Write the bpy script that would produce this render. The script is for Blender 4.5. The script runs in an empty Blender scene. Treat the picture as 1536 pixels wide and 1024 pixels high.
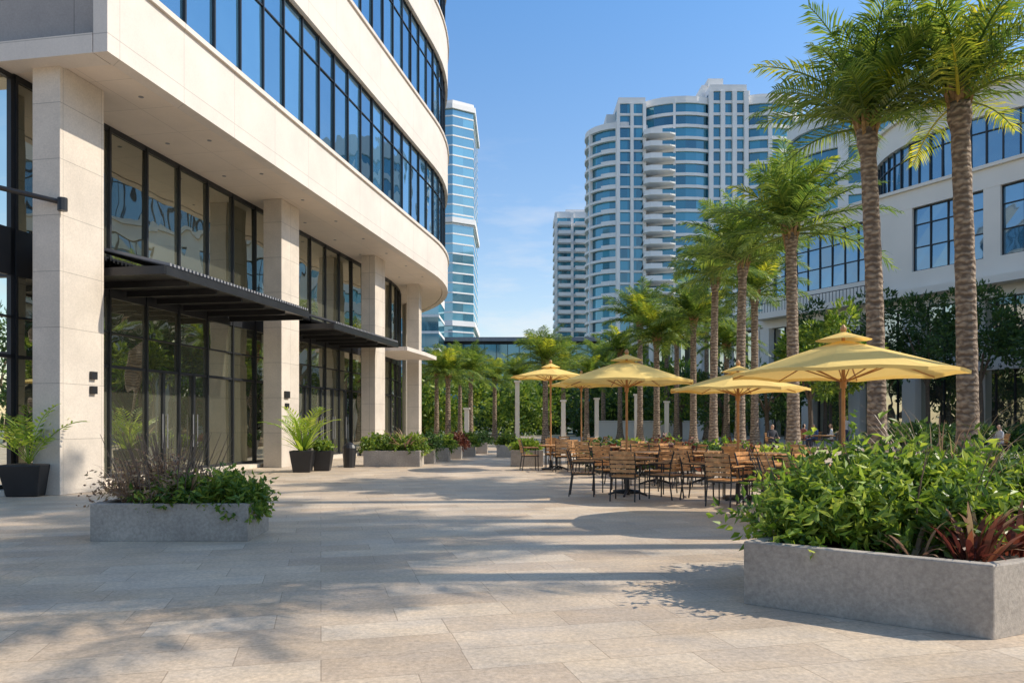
import bpy, math, random
import numpy as np
from mathutils import Vector, Matrix
random.seed(7); rng=np.random.default_rng(7)
S=bpy.context.scene
F=1150.0; H=1.45; HY=632.0
def gp(px,Y): return (px-768)/F*Y
# ---------------- materials ----------------
def newmat(name):
    m=bpy.data.materials.new(name); m.use_nodes=True
    nt=m.node_tree; nt.nodes.clear()
    out=nt.nodes.new('ShaderNodeOutputMaterial')
    return m,nt,out
def N(nt,t,**k):
    n=nt.nodes.new(t)
    for a,b in k.items(): setattr(n,a,b)
    return n
def c4(c): return (min(c[0],1),min(c[1],1),min(c[2],1),1)
def noisecol(nt,col,var,scale,coord='Object',detail=6):
    tc=N(nt,'ShaderNodeTexCoord'); no=N(nt,'ShaderNodeTexNoise'); no.inputs['Scale'].default_value=scale; no.inputs['Detail'].default_value=detail
    nt.links.new(tc.outputs[coord],no.inputs['Vector'])
    cr=N(nt,'ShaderNodeValToRGB')
    cr.color_ramp.elements[0].position=.3; cr.color_ramp.elements[1].position=.7
    cr.color_ramp.elements[0].color=c4([x*(1-var) for x in col]); cr.color_ramp.elements[1].color=c4([x*(1+var) for x in col])
    nt.links.new(no.outputs['Fac'],cr.inputs['Fac'])
    return tc,no,cr
def mat(name,col,rough=.6,var=.08,scale=4,metal=0,bump=0,bscale=60,spec=.5):
    m,nt,out=newmat(name)
    tc,no,cr=noisecol(nt,col,var,scale)
    p=N(nt,'ShaderNodeBsdfPrincipled'); p.inputs['Roughness'].default_value=rough; p.inputs['Metallic'].default_value=metal
    p.inputs['Specular IOR Level'].default_value=spec
    nt.links.new(cr.outputs['Color'],p.inputs['Base Color'])
    if bump:
        n2=N(nt,'ShaderNodeTexNoise'); n2.inputs['Scale'].default_value=bscale; n2.inputs['Detail'].default_value=5
        nt.links.new(tc.outputs['Object'],n2.inputs['Vector'])
        b=N(nt,'ShaderNodeBump'); b.inputs['Strength'].default_value=bump; b.inputs['Distance'].default_value=.02
        nt.links.new(n2.outputs['Fac'],b.inputs['Height']); nt.links.new(b.outputs['Normal'],p.inputs['Normal'])
    nt.links.new(p.outputs[0],out.inputs[0])
    return m
def leafmat(name,dark,mid,light,trans=.35):
    m,nt,out=newmat(name)
    g=N(nt,'ShaderNodeNewGeometry'); no=N(nt,'ShaderNodeTexNoise'); no.inputs['Scale'].default_value=1.7
    nt.links.new(g.outputs['Position'],no.inputs['Vector'])
    mx=N(nt,'ShaderNodeMath',operation='MULTIPLY_ADD'); mx.inputs[1].default_value=.55
    nt.links.new(g.outputs['Random Per Island'],mx.inputs[0])
    m2=N(nt,'ShaderNodeMath',operation='MULTIPLY'); m2.inputs[1].default_value=.5
    nt.links.new(no.outputs['Fac'],m2.inputs[0]); nt.links.new(m2.outputs[0],mx.inputs[2])
    cr=N(nt,'ShaderNodeValToRGB'); e=cr.color_ramp.elements
    e[0].position=.15; e[0].color=c4(dark); e[1].position=.85; e[1].color=c4(light)
    x=e.new(.5); x.color=c4(mid)
    nt.links.new(mx.outputs[0],cr.inputs['Fac'])
    p=N(nt,'ShaderNodeBsdfPrincipled'); p.inputs['Roughness'].default_value=.42; p.inputs['Specular IOR Level'].default_value=.45
    t=N(nt,'ShaderNodeBsdfTranslucent'); ms=N(nt,'ShaderNodeMixShader'); ms.inputs[0].default_value=trans
    hs=N(nt,'ShaderNodeHueSaturation'); hs.inputs['Hue'].default_value=.487; hs.inputs['Value'].default_value=1.7; hs.inputs['Saturation'].default_value=1.05
    nt.links.new(cr.outputs[0],p.inputs['Base Color']); nt.links.new(cr.outputs[0],hs.inputs['Color']); nt.links.new(hs.outputs[0],t.inputs['Color'])
    nt.links.new(p.outputs[0],ms.inputs[1]); nt.links.new(t.outputs[0],ms.inputs[2]); nt.links.new(ms.outputs[0],out.inputs[0])
    return m
def glassmat(name,base,tint,refl=.35,var=.5,rough=.02,wob=.03):
    m,nt,out=newmat(name)
    g=N(nt,'ShaderNodeNewGeometry')
    cr=N(nt,'ShaderNodeValToRGB'); e=cr.color_ramp.elements
    e[0].color=c4([x*(1-var) for x in base]); e[1].color=c4([x*(1+var) for x in base])
    nt.links.new(g.outputs['Random Per Island'],cr.inputs['Fac'])
    p=N(nt,'ShaderNodeBsdfDiffuse'); nt.links.new(cr.outputs[0],p.inputs['Color'])
    gl=N(nt,'ShaderNodeBsdfGlossy'); gl.inputs['Color'].default_value=c4(tint); gl.inputs['Roughness'].default_value=rough
    no=N(nt,'ShaderNodeTexNoise'); no.inputs['Scale'].default_value=.8; no.inputs['Detail'].default_value=1
    nt.links.new(g.outputs['Position'],no.inputs['Vector'])
    b=N(nt,'ShaderNodeBump'); b.inputs['Strength'].default_value=wob; b.inputs['Distance'].default_value=.3
    nt.links.new(no.outputs['Fac'],b.inputs['Height']); nt.links.new(b.outputs[0],gl.inputs['Normal'])
    lw=N(nt,'ShaderNodeLayerWeight'); lw.inputs['Blend'].default_value=.35
    ma=N(nt,'ShaderNodeMath',operation='MULTIPLY_ADD'); ma.use_clamp=True; ma.inputs[1].default_value=.8; ma.inputs[2].default_value=refl
    nt.links.new(lw.outputs['Fresnel'],ma.inputs[0])
    ms=N(nt,'ShaderNodeMixShader'); nt.links.new(ma.outputs[0],ms.inputs[0]); nt.links.new(p.outputs[0],ms.inputs[1]); nt.links.new(gl.outputs[0],ms.inputs[2])
    nt.links.new(ms.outputs[0],out.inputs[0])
    return m
def panelmat(name,col,bw,bh,rough=.7,var=.06,mort=.012,mcol=.6,xy=False,bump=.15,rot=0,c2=None,off=.5,wlo=.82,whi=1.14,flo=.88,fhi=1.1,hue=None,hs=.35):
    m,nt,out=newmat(name)
    g=N(nt,'ShaderNodeNewGeometry'); vec=None
    if xy:
        mp=N(nt,'ShaderNodeMapping'); mp.inputs['Rotation'].default_value=(0,0,rot); nt.links.new(g.outputs['Position'],mp.inputs['Vector']); vec=mp.outputs[0]
    else:
        sp=N(nt,'ShaderNodeSeparateXYZ'); nt.links.new(g.outputs['Position'],sp.inputs[0])
        ad=N(nt,'ShaderNodeMath',operation='ADD'); nt.links.new(sp.outputs[0],ad.inputs[0]); nt.links.new(sp.outputs[1],ad.inputs[1])
        cb=N(nt,'ShaderNodeCombineXYZ'); nt.links.new(ad.outputs[0],cb.inputs[0]); nt.links.new(sp.outputs[2],cb.inputs[1]); vec=cb.outputs[0]
    br=N(nt,'ShaderNodeTexBrick'); br.offset=off; nt.links.new(vec,br.inputs['Vector'])
    if hue: br.squash=1.6; br.squash_frequency=3; br.offset_frequency=2
    br.inputs['Scale'].default_value=1; br.inputs['Brick Width'].default_value=bw; br.inputs['Row Height'].default_value=bh
    br.inputs['Mortar Size'].default_value=mort; br.inputs['Mortar Smooth'].default_value=.3; br.inputs['Bias'].default_value=0
    c2=c2 or [x*(1+var) for x in col]
    br.inputs['Color1'].default_value=c4([x*(1-var) for x in col]); br.inputs['Color2'].default_value=c4(c2); br.inputs['Mortar'].default_value=c4([x*mcol for x in col])
    n1=N(nt,'ShaderNodeTexNoise'); n1.inputs['Scale'].default_value=.9; n1.inputs['Detail'].default_value=8; n1.inputs['Roughness'].default_value=.65
    nt.links.new(g.outputs['Position'],n1.inputs['Vector'])
    n2=N(nt,'ShaderNodeTexNoise'); n2.inputs['Scale'].default_value=28; n2.inputs['Detail'].default_value=6; n2.inputs['Roughness'].default_value=.7
    nt.links.new(g.outputs['Position'],n2.inputs['Vector'])
    r1=N(nt,'ShaderNodeMapRange'); r1.inputs[1].default_value=.25; r1.inputs[2].default_value=.75; r1.inputs[3].default_value=wlo; r1.inputs[4].default_value=whi; nt.links.new(n1.outputs['Fac'],r1.inputs[0])
    r2=N(nt,'ShaderNodeMapRange'); r2.inputs[1].default_value=.3; r2.inputs[2].default_value=.7; r2.inputs[3].default_value=flo; r2.inputs[4].default_value=fhi; nt.links.new(n2.outputs['Fac'],r2.inputs[0])
    mu=N(nt,'ShaderNodeMath',operation='MULTIPLY'); nt.links.new(r1.outputs[0],mu.inputs[0]); nt.links.new(r2.outputs[0],mu.inputs[1])
    vm=N(nt,'ShaderNodeVectorMath',operation='SCALE'); nt.links.new(br.outputs['Color'],vm.inputs[0]); nt.links.new(mu.outputs[0],vm.inputs['Scale'])
    src=vm.outputs[0]
    if hue:
        n3=N(nt,'ShaderNodeTexNoise'); n3.inputs['Scale'].default_value=1.9; n3.inputs['Detail'].default_value=7; n3.inputs['Roughness'].default_value=.7
        m3=N(nt,'ShaderNodeMapping'); m3.inputs['Location'].default_value=(31,17,0); m3.inputs['Rotation'].default_value=(0,0,rot); m3.inputs['Scale'].default_value=(.55,1,1); nt.links.new(g.outputs['Position'],m3.inputs[0]); nt.links.new(m3.outputs[0],n3.inputs['Vector'])
        h=N(nt,'ShaderNodeValToRGB'); h.color_ramp.elements[0].position=.35; h.color_ramp.elements[1].position=.65; h.color_ramp.elements[0].color=c4(hue[0]); h.color_ramp.elements[1].color=c4(hue[1]); nt.links.new(n3.outputs['Fac'],h.inputs[0])
        v2=N(nt,'ShaderNodeVectorMath',operation='MULTIPLY'); nt.links.new(src,v2.inputs[0]); nt.links.new(h.outputs[0],v2.inputs[1]); src=v2.outputs[0]
    p=N(nt,'ShaderNodeBsdfPrincipled'); nt.links.new(src,p.inputs['Base Color'])
    rr=N(nt,'ShaderNodeMapRange'); rr.inputs[3].default_value=rough-.15; rr.inputs[4].default_value=rough+.15; nt.links.new(n1.outputs['Fac'],rr.inputs[0]); nt.links.new(rr.outputs[0],p.inputs['Roughness'])
    b=N(nt,'ShaderNodeBump'); b.inputs['Strength'].default_value=bump; b.inputs['Distance'].default_value=.01
    sb=N(nt,'ShaderNodeMath',operation='SUBTRACT'); nt.links.new(n2.outputs['Fac'],sb.inputs[0]); nt.links.new(br.outputs['Fac'],sb.inputs[1])
    nt.links.new(sb.outputs[0],b.inputs['Height']); nt.links.new(b.outputs['Normal'],p.inputs['Normal'])
    nt.links.new(p.outputs[0],out.inputs[0])
    return m
M={}
M['pave']=panelmat('stone_paving',(.60,.465,.34),.86,.40,rough=.6,var=.085,mort=.0045,mcol=.70,xy=True,rot=math.radians(-14),c2=(.68,.56,.43),bump=.28,off=.37,wlo=.74,whi=1.18,flo=.72,fhi=1.2,hue=((.82,.84,.88),(1.0,.955,.88)))
M['lime']=panelmat('limestone',(.62,.54,.45),1.25,1.1,var=.05,mort=.008,mcol=.6,off=0)
M['fascia']=panelmat('fascia_stone',(.68,.61,.54),2.4,1.75,var=.02,mort=.01,mcol=.66,off=0,bump=.08,wlo=.9,whi=1.07,flo=.93,fhi=1.05)
M['soffit']=panelmat('soffit_panels',(.74,.635,.53),1.4,1.4,var=.015,mort=.008,mcol=.7,xy=True,rot=.178,off=0,bump=.03,wlo=.9,whi=1.05,flo=.96,fhi=1.04)
M['shadewall']=panelmat('shaded_end_wall',(.34,.31,.29),1.6,1.4,var=.03,mort=.01,off=0)  # shade on the end wall is put into this grey base colour
M['conc']=panelmat('planter_concrete',(.40,.35,.295),30,30,var=.02,mort=.0,rough=.8,bump=.5,wlo=.58,whi=1.34,flo=.74,fhi=1.18)
M['black']=mat('black_metal',(.018,.018,.02),.4,.2,3)
M['frame']=mat('dark_frame',(.016,.018,.022),.45,.1,2)
M['core']=mat('dark_interior',(.03,.028,.025),.9,.3,.7)
M['white']=mat('white_render',(.78,.76,.73),.7,.05,.3)
M['cream']=mat('cream_render',(.80,.73,.64),.75,.05,.3)
M['offw']=mat('white_balcony',(.80,.78,.76),.7,.05,.2)
M['glassL']=glassmat('storefront_glass',(.085,.085,.062),(.86,.88,.78),.42,.55,.01,.04)
M['glassU']=glassmat('curtain_glass',(.04,.10,.16),(.56,.76,.90),.42,.75,.02,.07)
M['glassT']=glassmat('tower_glass',(.028,.145,.20),(.40,.66,.76),.24,.85,.05,.0)
M['glassT2']=glassmat('tower_glass_pale',(.10,.25,.31),(.56,.80,.88),.36,.5,.05,.0)
M['glassR']=glassmat('right_building_glass',(.04,.12,.19),(.5,.7,.85),.30,.6,.03,.03)
M['wood']=mat('teak_wood',(.54,.28,.11),.5,.35,14,bump=.1,bscale=90)
M['poleW']=mat('umbrella_pole_wood',(.45,.22,.08),.45,.15,10)
M['soil']=mat('soil',(.05,.035,.025),.95,.4,14,bump=.5,bscale=40)
M['palmL']=leafmat('palm_leaf',(.03,.075,.015),(.10,.175,.03),(.26,.32,.055),.42)
M['palmY']=leafmat('palm_leaf_yellow',(.09,.14,.02),(.25,.31,.03),(.55,.50,.06),.48)
M['leafG']=leafmat('bush_leaf',(.03,.085,.015),(.115,.20,.03),(.34,.41,.06),.35)
M['leafB']=leafmat('bright_leaf',(.09,.17,.02),(.24,.36,.04),(.5,.55,.10),.35)
M['leafD']=leafmat('dark_tree_leaf',(.018,.05,.014),(.045,.10,.025),(.10,.17,.035),.25)
M['leafR']=leafmat('red_leaf',(.05,.02,.015),(.16,.05,.03),(.30,.13,.06),.3)
M['leafP']=leafmat('purple_grass_leaf',(.16,.10,.065),(.34,.225,.15),(.42,.34,.17),.25)
M['bark']=mat('bark',(.14,.10,.07),.9,.3,9,bump=.6,bscale=25)
M['boot']=mat('palm_crown_boots',(.28,.17,.07),.85,.45,12,bump=.5)
M['pink']=mat('skin',(.5,.3,.2),.6,.05,8)
M['grass']=mat('distant_ground',(.16,.17,.12),.95,.3,.2)
# fabric
m,nt,out=newmat('yellow_canvas'); tc,no,cr=noisecol(nt,(.96,.70,.24),.05,3)
p=N(nt,'ShaderNodeBsdfPrincipled'); p.inputs['Roughness'].default_value=.85; p.inputs['Specular IOR Level'].default_value=.2; t=N(nt,'ShaderNodeBsdfTranslucent'); ms=N(nt,'ShaderNodeMixShader'); ms.inputs[0].default_value=.28
nt.links.new(cr.outputs[0],p.inputs['Base Color']); nt.links.new(cr.outputs[0],t.inputs['Color']); nt.links.new(p.outputs[0],ms.inputs[1]); nt.links.new(t.outputs[0],ms.inputs[2]); nt.links.new(ms.outputs[0],out.inputs[0]); M['yellow']=m
# palm trunk with leaf scar rings
m,nt,out=newmat('palm_trunk_bark'); g=N(nt,'ShaderNodeTexCoord'); w=N(nt,'ShaderNodeTexWave'); w.bands_direction='Z'; w.inputs['Scale'].default_value=2.2; w.inputs['Distortion'].default_value=5; w.inputs['Detail'].default_value=3; w.inputs['Detail Scale'].default_value=3
nt.links.new(g.outputs['Object'],w.inputs['Vector'])
vo=N(nt,'ShaderNodeTexVoronoi'); mp=N(nt,'ShaderNodeMapping'); mp.inputs['Scale'].default_value=(7,7,11); nt.links.new(g.outputs['Object'],mp.inputs[0]); nt.links.new(mp.outputs[0],vo.inputs['Vector']); vo.inputs['Scale'].default_value=1
mx=N(nt,'ShaderNodeMath',operation='MULTIPLY_ADD'); mx.inputs[1].default_value=.5; nt.links.new(w.outputs['Fac'],mx.inputs[0]); nt.links.new(vo.outputs['Distance'],mx.inputs[2])
cr=N(nt,'ShaderNodeValToRGB'); cr.color_ramp.elements[0].position=.2; cr.color_ramp.elements[1].position=1.0; cr.color_ramp.elements[0].color=(.42,.32,.23,1); cr.color_ramp.elements[1].color=(.15,.105,.075,1)
nt.links.new(mx.outputs[0],cr.inputs[0]); p=N(nt,'ShaderNodeBsdfPrincipled'); p.inputs['Roughness'].default_value=.9; nt.links.new(cr.outputs[0],p.inputs['Base Color'])
b=N(nt,'ShaderNodeBump'); b.inputs['Strength'].default_value=.8; b.inputs['Distance'].default_value=.04; b.invert=True; nt.links.new(mx.outputs[0],b.inputs['Height']); nt.links.new(b.outputs[0],p.inputs['Normal']); nt.links.new(p.outputs[0],out.inputs[0]); M['trunk']=m
# ---------------- mesh builder ----------------
class MB:
    def __init__(s): s.v=[]; s.f=[]; s.m=[]; s.mats=[]; s.n=0
    def mi(s,k):
        if k not in s.mats: s.mats.append(k)
        return s.mats.index(k)
    def add(s,v,f,k):
        i=s.mi(k); n=s.n
        s.v.extend([tuple(map(float,a)) for a in v]); s.f.extend([tuple(n+j for j in q) for q in f]); s.m.extend([i]*len(f)); s.n+=len(v)
    def box(s,c,d,k,rot=0,tilt=None):
        x,y,z=d[0]/2,d[1]/2,d[2]/2
        vs=[Vector(a) for a in [(-x,-y,-z),(x,-y,-z),(x,y,-z),(-x,y,-z),(-x,-y,z),(x,-y,z),(x,y,z),(-x,y,z)]]
        R=Matrix.Rotation(rot,3,'Z')
        if tilt: R=R@Matrix.Rotation(tilt[1],3,tilt[0])
        vs=[R@a+Vector(c) for a in vs]
        s.add(vs,[(0,3,2,1),(4,5,6,7),(0,1,5,4),(1,2,6,5),(2,3,7,6),(3,0,4,7)],k)
    def prism(s,poly,z0,z1,k,poly2=None):
        poly2=poly2 or poly; n=len(poly)
        v=[(p[0],p[1],z0) for p in poly]+[(p[0],p[1],z1) for p in poly2]
        f=[tuple(range(n))[::-1],tuple(range(n,2*n))]+[(i,(i+1)%n,n+(i+1)%n,n+i) for i in range(n)]
        s.add(v,f,k)
    def tube(s,pts,rad,seg,k,cap=True):
        pts=[Vector(p) for p in pts]; v=[];f=[]
        for i,p in enumerate(pts):
            a=pts[max(i-1,0)]; b=pts[min(i+1,len(pts)-1)]; t=(b-a).normalized()
            u=t.cross(Vector((0,1,0)) if abs(t.y)<.9 else Vector((1,0,0))).normalized(); w=t.cross(u)
            for j in range(seg):
                an=2*math.pi*j/seg; v.append(p+(u*math.cos(an)+w*math.sin(an))*rad[i])
        for i in range(len(pts)-1):
            for j in range(seg):
                f.append((i*seg+j,i*seg+(j+1)%seg,(i+1)*seg+(j+1)%seg,(i+1)*seg+j))
        if cap: f.append(tuple(range(seg))[::-1]); f.append(tuple((len(pts)-1)*seg+j for j in range(seg)))
        s.add(v,f,k)
    def sweep(s,path,ss,o0,o1,z0,z1,k):
        v=[];f=[]
        for a in ss:
            p=path(a,o0); q=path(a,o1)
            v+=[(p[0],p[1],z0),(q[0],q[1],z0),(q[0],q[1],z1),(p[0],p[1],z1)]
        for i in range(len(ss)-1):
            b=4*i
            for j in range(4): f.append((b+j,b+(j+1)%4,b+4+(j+1)%4,b+4+j))
        f.append((0,1,2,3)); e=4*(len(ss)-1); f.append((e+3,e+2,e+1,e))
        s.add(v,f,k)
    def pane(s,path,a,b,off,z0,z1,k,j=.006):
        p=path(a,off+random.uniform(-j,j)); q=path(b,off+random.uniform(-j,j)); p2=path(a,off+random.uniform(-j,j)); q2=path(b,off+random.uniform(-j,j))
        s.add([(p[0],p[1],z0),(q[0],q[1],z0),(q2[0],q2[1],z1),(p2[0],p2[1],z1)],[(0,1,2,3)],k)
    def leaves(s,P,D,L,W,k,fold=.25):
        n=len(P); r=rng.normal(size=(n,3)); U=np.cross(D,r); U/=np.linalg.norm(U,axis=1)[:,None]+1e-9
        Nn=np.cross(U,D)
        L=L[:,None]; W=W[:,None]
        a=P; b=P+D*L*.45+U*W*.5+Nn*W*fold; c=P+D*L-Nn*L*.08; d=P+D*L*.45-U*W*.5+Nn*W*fold
        v=np.stack([a,b,c,d],1).reshape(-1,3)
        f=np.arange(4*n).reshape(n,4)+s.n
        i=s.mi(k); s.v.extend(map(tuple,v.tolist())); s.f.extend(map(tuple,f.tolist())); s.m.extend([i]*n); s.n+=4*n
    def mesh(s,name,smooth=False):
        me=bpy.data.meshes.new(name); me.from_pydata(s.v,[],s.f)
        for k in s.mats: me.materials.append(M[k])
        me.polygons.foreach_set('material_index',s.m)
        if smooth: me.polygons.foreach_set('use_smooth',[True]*len(s.f))
        me.update(); return me
    def obj(s,name,parent=None,loc=(0,0,0),rz=0,smooth=False,bevel=0):
        o=bpy.data.objects.new(name,s.mesh(name,smooth)); S.collection.objects.link(o)
        o.location=loc; o.rotation_euler=(0,0,rz)
        if parent: o.parent=parent
        if bevel:
            md=o.modifiers.new('bev','BEVEL'); md.width=bevel; md.segments=2; md.limit_method='ANGLE'
        return o
def inst(name,me,loc,rz=0,parent=None,sc=1):
    o=bpy.data.objects.new(name,me); S.collection.objects.link(o); o.location=loc; o.rotation_euler=(0,0,rz); o.scale=(sc,sc,sc) if not hasattr(sc,'__len__') else sc
    if parent: o.parent=parent
    return o
def empty(name,loc=(0,0,0),rz=0):
    e=bpy.data.objects.new(name,None); S.collection.objects.link(e); e.location=loc; e.rotation_euler=(0,0,rz); e.empty_display_size=.2; return e
def sphere_dirs(n,up=0):
    d=rng.normal(size=(n,3)); d/=np.linalg.norm(d,axis=1)[:,None]
    d[:,2]+=up; d/=np.linalg.norm(d,axis=1)[:,None]; return d
def clump(mb,c,r,n,L,W,k,up=.4,cl=None,sub=.35):
    c=np.array(c,float); r=np.array(r,float); cl=cl or max(6,n//70)
    cd=sphere_dirs(cl); cc=c+cd*r*(rng.uniform(.35,1,size=(cl,1))**.5)
    idx=rng.integers(0,cl,n); sz=rng.uniform(.6,1.2,size=cl)
    dd=sphere_dirs(n,.15); P=cc[idx]+dd*r*sub*sz[idx][:,None]*rng.uniform(.5,1,size=(n,1))
    D=dd+ (P-c)/r*.5 + rng.normal(size=(n,3))*.35; D[:,2]+=up; D/=np.linalg.norm(D,axis=1)[:,None]
    mb.leaves(P,D,L*rng.uniform(.6,1.3,n),W*rng.uniform(.7,1.2,n),k)
# ---------------- ground ----------------
g=MB(); g.add([(-900,-300,0),(900,-300,0),(900,2500,0),(-900,2500,0)],[(0,1,2,3)],'grass'); g.obj('ground')
g=MB(); g.add([(-60,-30,.004),(70,-30,.004),(70,78,.004),(-60,78,.004)],[(0,1,2,3)],'pave'); g.obj('plaza_pavement')
# ---------------- left building ----------------
O=Vector((-7.6,14.4)); th0=math.atan(.18); LS=22.0; R=20.0
tdir=Vector((math.sin(th0),math.cos(th0))); ndir=Vector((math.cos(th0),-math.sin(th0)))
E0=O+tdir*LS; C0=E0-ndir*R
def PL(s,off):
    if s<=LS: p=O+tdir*s+ndir*off
    else:
        ph=(s-LS)/R; d=Vector((ndir.x*math.cos(ph)-ndir.y*math.sin(ph), ndir.x*math.sin(ph)+ndir.y*math.cos(ph)))
        p=C0+d*(R+off)
    return (p.x,p.y)
SM=62.0
ssm=[0,LS/2,LS]+[LS+i*1.0 for i in range(1,int(SM-LS)+1)]
lb=empty('office_building')
def polyPL(off,s0=0):
    return [PL(s0,off)]+[PL(s,off) for s in ssm[1:]]+[(-45,60),PL(s0,-32)]
b=MB()
b.prism(polyPL(-.32,.3)[:],8.43,8.9,'soffit'); b.obj('soffit_slab',lb)
b=MB(); b.prism(polyPL(-.9,.5),8.95,25.5,'core'); b.prism(polyPL(-3.2,1.2),0,8.40,'core'); b.obj('core',lb)
b=MB()
for z0,z1 in ((8.4,10.0),(13.5,15.65),(19.2,21.35),(25,26.5)):
    b.sweep(PL,ssm,-.3,0,z0,z1,'fascia')
    b.sweep(PL,ssm,-.42,.07,z1+.002,z1+.12,'fascia')
b.obj('fascia_bands',lb)
b=MB(); 
for off0,z0,z1,k,ds in ((0,8.40,8.78,'fascia',0),(0,8.785,25,'shadewall',.35)):
    a1=PL(ds,-.32); a2=PL(ds,-31); a3=PL(ds+.5,-31); a4=PL(ds+.5,-.32); b.prism([a1,a2,a3,a4],z0,z1,k)
b.obj('end_wall',lb)
b=MB(); fr=MB()
for z0,z1 in ((10.12,13.5),(15.77,19.2),(21.47,25)):
    s=.35; 
    while s<SM-1.3:
        e=s+1.17
        b.pane(PL,s,e,-.2,z0,z1,'glassU',.009)
        p=PL(s,-.17); ang=-th0+ (max(0,s-LS)/R)
        fr.box((p[0],p[1],(z0+z1)/2),(.07,.05,z1-z0),'frame',rot=ang)
        s=e
    fr.sweep(PL,ssm,-.21,-.16,z1-.95,z1-.91,'frame'); fr.sweep(PL,ssm,-.21,-.13,z0,z0+.07,'frame'); fr.sweep(PL,ssm,-.21,-.15,z1-.05,z1-.003,'frame')
b.obj('upper_windows',lb); fr.obj('upper_mullions',lb)
# columns
b=MB(); cols=[(.37,1.6),(9.54,10.76),(17.85,19.07),(24.9,26.0),(32,33.2),(40,41.2)]
for s0,s1 in cols:
    b.prism([PL(s0,-1.33),PL(s0,-1.95),PL(s1,-1.95),PL(s1,-1.33)],.004,8.428,'lime')
b.obj('columns',lb,bevel=.012)
# storefront
b=MB(); fr=MB(); GO=-2.58
s=.6
while s<SM-1.4:
    e=s+1.36
    for z0,z1 in ((.12,2.75),(2.75,3.55),(3.55,4.4),(5.3,8.35)): b.pane(PL,s,e,GO,z0,z1,'glassL',.012)
    p=PL(s,GO+.03); ang=-th0+(max(0,s-LS)/R)
    fr.box((p[0],p[1],4.2),(.09,.06,8.36),'frame',rot=ang)
    s=e
for z0,z1 in ((.01,.2),(2.72,2.79),(3.53,3.57),(4.38,5.32),(8.3,8.425)): fr.sweep(PL,ssm,GO-.05,GO+.05,z0,z1,'frame')
M['deck']=mat('corrugated_grey_metal',(.22,.22,.23),.5,.15,2)
for s0 in (4.68,13.1,15.6):
    for k in (0,1.36):
        s1=s0+k; 
        pm=PL(s1+.68,GO+.03); fr.box((pm[0],pm[1],1.45),(.07,.09,2.6),'frame',rot=-th0)
        for dd in (.58,.78):
            q=PL(s1+dd,GO+.09); fr.tube([(q[0],q[1],.75),(q[0],q[1],1.65)],[.016,.016],6,'deck')
b.obj('storefront_glass',lb); fr.obj('storefront_frames',lb)
b=MB(); b.sweep(PL,ssm,GO-.3,GO+.5,.004,.12,'lime'); b.obj('plinth',lb)
b=MB()
for i in range(8):
    a0=GO-i*1.3; p=PL(.55,a0); q=PL(.55,a0-1.3)
    b.add([(p[0],p[1],.1),(q[0],q[1],.1),(q[0],q[1],8.4),(p[0],p[1],8.4)],[(0,1,2,3)],'glassL')
    b.box((p[0],p[1],4.2),(.1,.16,8.38),'frame',rot=-th0)
    for z in (2.8,4.4,5.3): 
        c=PL(.53,a0-.65); b.box((c[0],c[1],z),(1.3,.1,.1),'frame',rot=-th0)
b.obj('corner_glazing',lb)
# canopies
def canopy(s0,s1,name,of=0.0,z=4.6):
    b=MB(); n=[s0,(s0+s1)/2,s1]
    b.sweep(PL,n,-2.45,of,z,z+.05,'black')
    b.sweep(PL,n,of-.08,of+.02,z-.06,z+.13,'black')
    for k in (s0,s1): b.sweep(PL,[k-.04,k+.04],-2.45,of+.012,z-.05,z+.125,'black')
    s=s0+.9
    while s<s1: b.sweep(PL,[s,s+.07],-2.45,of-.09,z-.14,z-.003,'black'); s+=1.15
    s=s0+.1
    while s<s1-.1:
        p=PL(s,of+.04);q=PL(s+.07,of+.04);r=PL(s+.07,-2.4);t=PL(s,-2.4)
        b.add([(p[0],p[1],z+.14),(q[0],q[1],z+.14),(r[0],r[1],z+.75),(t[0],t[1],z+.75),(p[0],p[1],z+.20),(q[0],q[1],z+.20),(r[0],r[1],z+.81),(t[0],t[1],z+.81)],[(0,1,5,4),(1,2,6,5),(3,0,4,7),(4,5,6,7),(0,3,2,1)],'deck'); s+=.14
    p=PL(s0,of-.1);q=PL(s1,of-.1);r=PL(s1,-2.4);t=PL(s0,-2.4)
    b.add([(p[0],p[1],z+.135),(q[0],q[1],z+.135),(r[0],r[1],z+.74),(t[0],t[1],z+.74)],[(0,1,2,3)],'black')
    b.obj(name,lb)
canopy(1.75,8.6,'entrance_canopy'); canopy(11.3,17.9,'entrance_canopy_b',-.35)
b=MB(); b.sweep(PL,[19.3,22,24.6],-2.4,-.4,4.55,4.72,'fascia'); b.obj('stone_canopy',lb)
b=MB()
for s in np.arange(2,24,2.6):
    for o in (-.75,-1.9):
        p=PL(s,o); b.tube([(p[0],p[1],8.43),(p[0],p[1],8.42)],[.055,.055],12,'deck')
q=PL(.42,-1.25)
b.tube([(PL(-.3,-2.6)[0],PL(-.3,-2.6)[1],6.0),(q[0],q[1]-.05,5.72)],[.05,.05],8,'black')
b.tube([(q[0],q[1]-.1,5.55),(q[0],q[1]-.1,5.8)],[.09,.09],10,'black')
for z,zz2 in ((2.4,.16),(2.1,.16)):
    p=PL(1.25,-1.3); b.box((p[0],p[1],z),(.07,.16,zz2),'black',rot=-th0)
p=PL(9.85,-1.3); b.box((p[0],p[1],2.3),(.06,.3,.22),'black',rot=-th0); b.box((p[0],p[1],1.95),(.06,.2,.16),'black',rot=-th0)
b.obj('fittings',lb)
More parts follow.
